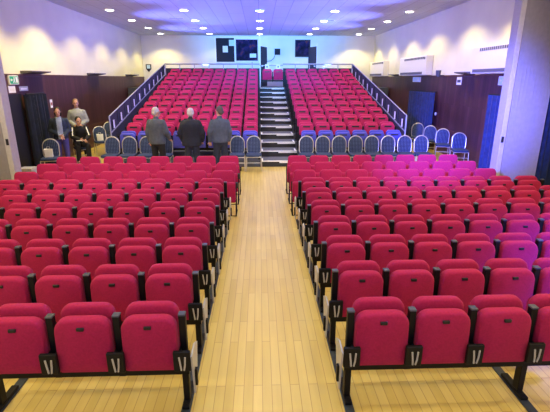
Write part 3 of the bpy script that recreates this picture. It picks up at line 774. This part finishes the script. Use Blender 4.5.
def person(loc, rz, label, J, head_rz=0.0, head_tilt=0.0, hair='hair_grey', top='c_grey', topname='jacket', legs='c_black', bulk=1.0, sc=1.0, tee=None, stripe=False, hem=.86, skirt=None, short_hair=True):
    t = empty('person', loc, rz); t.scale = (sc, sc, sc); tag(t, label, 'person')
    V = Vector
    pel, che, nk, hd = V(J['pelvis']), V(J['chest']), V(J['neck']), V(J['head'])
    up = (nk - pel).normalized()
    # ---- body
    bm = bmesh.new()
    def torso(bm, g, low=-.08, wid=1.0):
        R = []
        for f, ax, ay in ((low / .5, .165, .115), (0, .17, .12), (.22, .15, .108), (.45, .158, .115), (.66, .178, .125), (.80, .175, .118), (.90, .135, .098), (1.0, .072, .068)):
            c = pel + (nk - pel) * f
            R.append((c.x, c.y, c.z, ax * wid + g, ay * wid + g))
        loft(bm, R)
    torso(bm, 0)
    capsule(bm, nk - V((0, 0, .05)), .062, nk + (hd - nk) * .7, .055)
    rot = Euler((head_tilt, 0, head_rz)).to_matrix()
    def H(x, y, z): return hd + rot @ V((x, y, z))
    ellipsoid(bm, H(0, .015, .02), (.076, .095, .105), rot)
    ellipsoid(bm, H(0, -.025, -.055), (.056, .065, .062), rot)
    capsule(bm, H(0, -.088, .015), .011, H(0, -.108, -.022), .016)
    ellipsoid(bm, H(0, -.080, -.060), (.024, .012, .010), rot)
    ellipsoid(bm, H(0, -.078, -.095), (.022, .016, .016), rot)
    for s in (-1, 1):
        ellipsoid(bm, H(s * .080, .012, -.005), (.012, .020, .032), rot)
        ellipsoid(bm, H(s * .030, -.080, .030), (.024, .012, .009), rot)
    for s, k in ((-1, 'R'), (1, 'L')):
        sh, el, wr = V(J['sh' + k]), V(J['el' + k]), V(J['wr' + k])
        chain(bm, [(sh, .054), (el, .041), (wr, .028)])
        fd = (V(J['hand' + k]) if 'hand' + k in J else (wr - el)).normalized()
        side = fd.cross(V((0, 1, 0)) if abs(fd.y) < .8 else V((0, 0, 1))).normalized()
        nrm = side.cross(fd).normalized()
        palm = wr + fd * .055
        for q in (-.026, -.009, .009, .026): capsule(bm, wr + fd * .02 + side * q * .7, .014, wr + fd * .09 + side * q, .012)
        for q, L in ((-.030, .055), (-.010, .068), (.010, .072), (.030, .062)):
            a = wr + fd * .09 + side * q; b = a + (fd * .8 - nrm * .35) .normalized() * L * .55; c = b + (fd * .45 - nrm * .8).normalized() * L * .5
            chain(bm, [(a, .0095), (b, .0088), (c, .0078)])
        a = wr + fd * .03 + side * .026; b = a + (fd * .6 + side * .7 - nrm * .2).normalized() * .045; c = b + (fd * .85 + side * .2 - nrm * .4).normalized() * .03
        chain(bm, [(a, .013), (b, .011), (c, .009)])
        hp, kn, an, to = V(J['hip' + k]), V(J['kn' + k]), V(J['an' + k]), V(J['toe' + k])
        chain(bm, [(hp, .085), (kn, .056), (an, .038)]); chain(bm, [(an, .038), (to, .030)])
    body = remeshed('body', bm, [M['skin'], M['eye'], M['lip']], t, .0085, 3)
    inv = rot.transposed()
    for p in body.data.polygons:
        q = inv @ (V(p.center) - hd)
        if q.y < -.068:
            if abs(abs(q.x) - .030) < .013 and abs(q.z - .012) < .009: p.material_index = 1
            elif abs(q.x) < .023 and abs(q.z + .060) < .008: p.material_index = 2
    # ---- hair
    bm = bmesh.new()
    ellipsoid(bm, H(0, .030, .040), (.086, .094, .098), rot)
    ellipsoid(bm, H(0, .070, -.010), (.074, .050, .075 if short_hair else .12), rot)
    for s in (-1, 1): ellipsoid(bm, H(s * .072, .015, .02), (.016, .03, .045), rot)
    if not short_hair:
        for s in (-1, 1): ellipsoid(bm, H(s * .064, .04, -.03), (.030, .06, .11), rot)
    remeshed('hair', bm, M[hair], t, .010, 2)
    # ---- upper garment
    bm = bmesh.new(); g = .022 * bulk
    torso(bm, g, low=-(hem and (.92 - hem)) , wid=1.02 * (1 + .12 * (bulk - 1)))
    for s, k in ((-1, 'R'), (1, 'L')):
        sh, el, wr = V(J['sh' + k]), V(J['el' + k]), V(J['wr' + k])
        w2 = el + (wr - el) * .90
        chain(bm, [(sh + V((0, 0, -.0)), .066 + g * .6), (el, .050 + g * .7), (w2, .040 + g * .4)])
    capsule(bm, nk - V((0, 0, .02)), .072, nk + V((0, 0, .02)), .068)
    mats = [M[top]]
    if tee or stripe: mats.append(M[tee or 'white'])
    jk = remeshed(topname, bm, mats, t, .013, 4)
    if tee:
        for p in jk.data.polygons:
            c = p.center
            if p.normal.y < -.35 and abs(c.x - pel.x) < .07 and abs(c.x - J['chest'][0]) < .085: p.material_index = 1
    if stripe:
        for p in jk.data.polygons:
            c = V(p.center)
            for k in 'LR':
                sh, el = V(J['sh' + k]), V(J['el' + k]); ax = (el - sh).normalized()
                tt = (c - sh).dot(ax)
                if 0 < tt < (el - sh).length and abs(c.x - (sh + ax * tt).x) < .014 and c.y < (sh + ax * tt).y: p.material_index = 1
    # ---- trousers
    bm = bmesh.new()
    ellipsoid(bm, pel + V((0, 0, -.02)), (.185, .14, .13))
    for k in 'LR':
        hp, kn, an = V(J['hip' + k]), V(J['kn' + k]), V(J['an' + k])
        chain(bm, [(hp, .102), (kn, .074), (an + (kn - an) * .06, .060)])
    remeshed('trousers', bm, M[legs], t, .013, 4)
    for k in 'LR':
        an, to = V(J['an' + k]), V(J['toe' + k])
        bm = bmesh.new(); dirv = V((to.x - an.x, to.y - an.y, 0)).normalized()
        base = V((an.x, an.y, an.z - .075))
        capsule(bm, base - dirv * .035 + V((0, 0, .042)), .043, base + dirv * .15 + V((0, 0, .036)), .037)
        capsule(bm, base + V((0, 0, .045)), .045, base + V((0, 0, .09)), .047)
        remeshed('shoe', bm, M['shoe'], t, .010, 2)
    return t

def stand(**kw):
    J = dict(pelvis=(0, 0, .93), chest=(0, 0, 1.28), neck=(0, .01, 1.47), head=(0, -.015, 1.635),
             shL=(.168, 0, 1.375), elL=(.235, .03, 1.13), wrL=(.235, -.05, .88), shR=(-.168, 0, 1.375), elR=(-.235, .03, 1.13), wrR=(-.235, -.05, .88),
             hipL=(.09, 0, .90), knL=(.105, -.02, .49), anL=(.115, .02, .085), toeL=(.14, -.14, .05),
             hipR=(-.09, 0, .90), knR=(-.105, -.02, .49), anR=(-.115, .02, .085), toeR=(-.14, -.14, .05))
    J.update(kw); return J
person((-2.60, 10.68, 0), PI - .25, 'white-haired man in a grey jacket and black trousers standing with his back turned',
       stand(elR=(-.25, -.02, 1.14), wrR=(-.235, -.20, .96), neck=(0, -.0, 1.46), head=(0, -.05, 1.62)), head_rz=-.55, head_tilt=.12, hair='hair_white', top='c_grey', bulk=1.5, legs='c_black', sc=1.0, hem=.84)
person((-1.71, 10.5, 0), PI, 'white-haired man in a bulky navy jacket standing between two other men',
       stand(elR=(-.27, -.0, 1.14), wrR=(-.24, -.16, .92), elL=(.27, 0, 1.14), wrL=(.24, -.16, .92), head=(0, -.06, 1.615)), head_tilt=.22, hair='hair_white', top='c_navy', bulk=2.3, legs='c_jeans', sc=.995, hem=.82)
person((-1.0, 10.55, 0), PI + .18, 'dark-haired man in a slate shirt and dark jeans nearest the stairs',
       stand(elR=(-.24, .03, 1.14), wrR=(-.22, -.08, .90), elL=(.26, .05, 1.15), wrL=(.25, -.06, .90)), head_rz=.55, head_tilt=.1, hair='hair_grey', top='c_slate', topname='shirt', bulk=1.2, legs='c_jeans', sc=1.01, hem=.88)
person((-5.50, 11.75, 0), .45, 'dark-haired person in a denim jacket leaning by the dark doorway',
       stand(elR=(-.26, .05, 1.12), wrR=(-.02, -.20, .98), elL=(.24, .02, 1.12), wrL=(.06, -.22, .95), head=(0, -.05, 1.62)), head_rz=-.1, head_tilt=.15, hair='hair_black', top='c_denim', bulk=1.0, legs='c_purple', sc=.97, tee='c_tee', short_hair=False)
person((-5.72, 13.5, 0), .35, 'fair-haired person in a pale grey shirt standing against the dark panelling',
       stand(elR=(-.25, .02, 1.12), wrR=(-.10, -.20, 1.0), elL=(.25, .02, 1.12), wrL=(.10, -.21, 1.02)), head_rz=.1, hair='hair_fair', top='c_pale', topname='shirt', bulk=1.3, legs='c_black', sc=1.04)
sit = dict(pelvis=(0, .06, .55), chest=(0, -.06, .90), neck=(0, -.10, 1.06), head=(0, -.15, 1.215),
           shL=(.185, -.08, 1.0), elL=(.22, -.22, .78), wrL=(.10, -.40, .70), shR=(-.185, -.08, 1.0), elR=(-.22, -.22, .78), wrR=(-.06, -.42, .72),
           hipL=(.09, .02, .54), knL=(.13, -.42, .52), anL=(.13, -.38, .09), toeL=(.15, -.54, .05), hipR=(-.09, .02, .54), knR=(-.13, -.42, .52), anR=(-.15, -.36, .09), toeR=(-.17, -.52, .05))
person((-5.42, 12.75, 0), .55, 'dark-haired person in a black striped jacket sitting by the panelled wall', sit, head_rz=.1, head_tilt=.15, hair='hair_black', top='c_black', bulk=1.1, legs='c_black', stripe=True, hem=.86, sc=1.02)
put(mc, um, (-5.42, 12.80, 0), CH + 'under the seated person in the black jacket', 'chairs by the plain wall', 'chair').rotation_euler = (0, 0, .55)
t = empty('paper_sheet', (-5.26, 12.36, .705), .55); tag(t, 'white sheet of paper in the hands of the seated person', 'paper')
boxobj('sheet', M['white'], (-.10, -.10, 0, .10, .06, .006), t)

# ------------------------------------------------------------------ stage lighting, added fill lamps and ambient
def lamp(name, loc, aim, e, col, ang, blend=.6, size=.3):
    o = spot(loc, aim, e, col, ang, blend, size); o.name = name; return o
lamp('blue_stage_light', (0.3, 1.0, 4.2), (0.6, 23.6, 5.2), 26000, (.03, .40, 1), 26, 1.0, .2)
lamp('blue_stage_light', (-1.5, .6, 3.2), (6.3, 12.2, 1.1), 27000, (.10, .12, 1), 23, 1.0, .3)
for ux, uy in ((-5.85, 12.1), (-5.85, 16.4), (-5.85, 21.0), (5.85, 12.6), (5.85, 16.4), (5.85, 19.2)):  # added blue fill spots along the side walls, tinting the ceiling
    lamp('added_ceiling_fill', (ux, uy, 2.75), (math.copysign(2.5, -ux), uy + (.5 if uy < 20 else -1.5), 5.0), 2000, (.18, .20, 1), 85, 1.0, .1)
for ux in (-2.5, 3.2):  # added blue fill spots behind the top row, for ceiling and back wall
    lamp('added_rear_fill', (ux, 20.4, 2.9), (ux * .6, 15.5, 4.7), 700, (.10, .22, 1), 80, 1.0, .1)
lamp('blue_stage_light', (5.4, .6, 4.2), (4.2, 3.0, .4), 9000, (.04, .06, 1), 44, 1.0, .3)
lamp('added_bank_fill', (-3, -.6, 4.4), (-2.0, 15, 1.5), 2600, (1, .86, .88), 44, .8, .4)  # unseen fill spots added to brighten the seating bank
lamp('added_bank_fill', (3, -.6, 4.4), (2.0, 15, 1.5), 2600, (1, .86, .92), 44, .8, .4)
w = bpy.data.worlds.new('hall_ambient'); scn.world = w; w.use_nodes = True
bg = w.node_tree.nodes['Background']; bg.inputs[0].default_value = (.58, .58, 1, 1); bg.inputs[1].default_value = .45

# ------------------------------------------------------------------ camera
cd = bpy.data.cameras.new('camera'); co = bpy.data.objects.new('camera', cd); C.objects.link(co); scn.camera = co
cd.sensor_fit = 'HORIZONTAL'; cd.sensor_width = 36; cd.lens = 36 * F / 550
co.location = CAM; co.rotation_euler = (PI / 2 - PIT, 0, -YAW)
cd.clip_end = 100
scn.view_settings.view_transform = 'Standard'; scn.view_settings.look = 'None'
scn.view_settings.exposure = 0.0; scn.view_settings.gamma = 1; scn.view_settings.use_curve_mapping = False
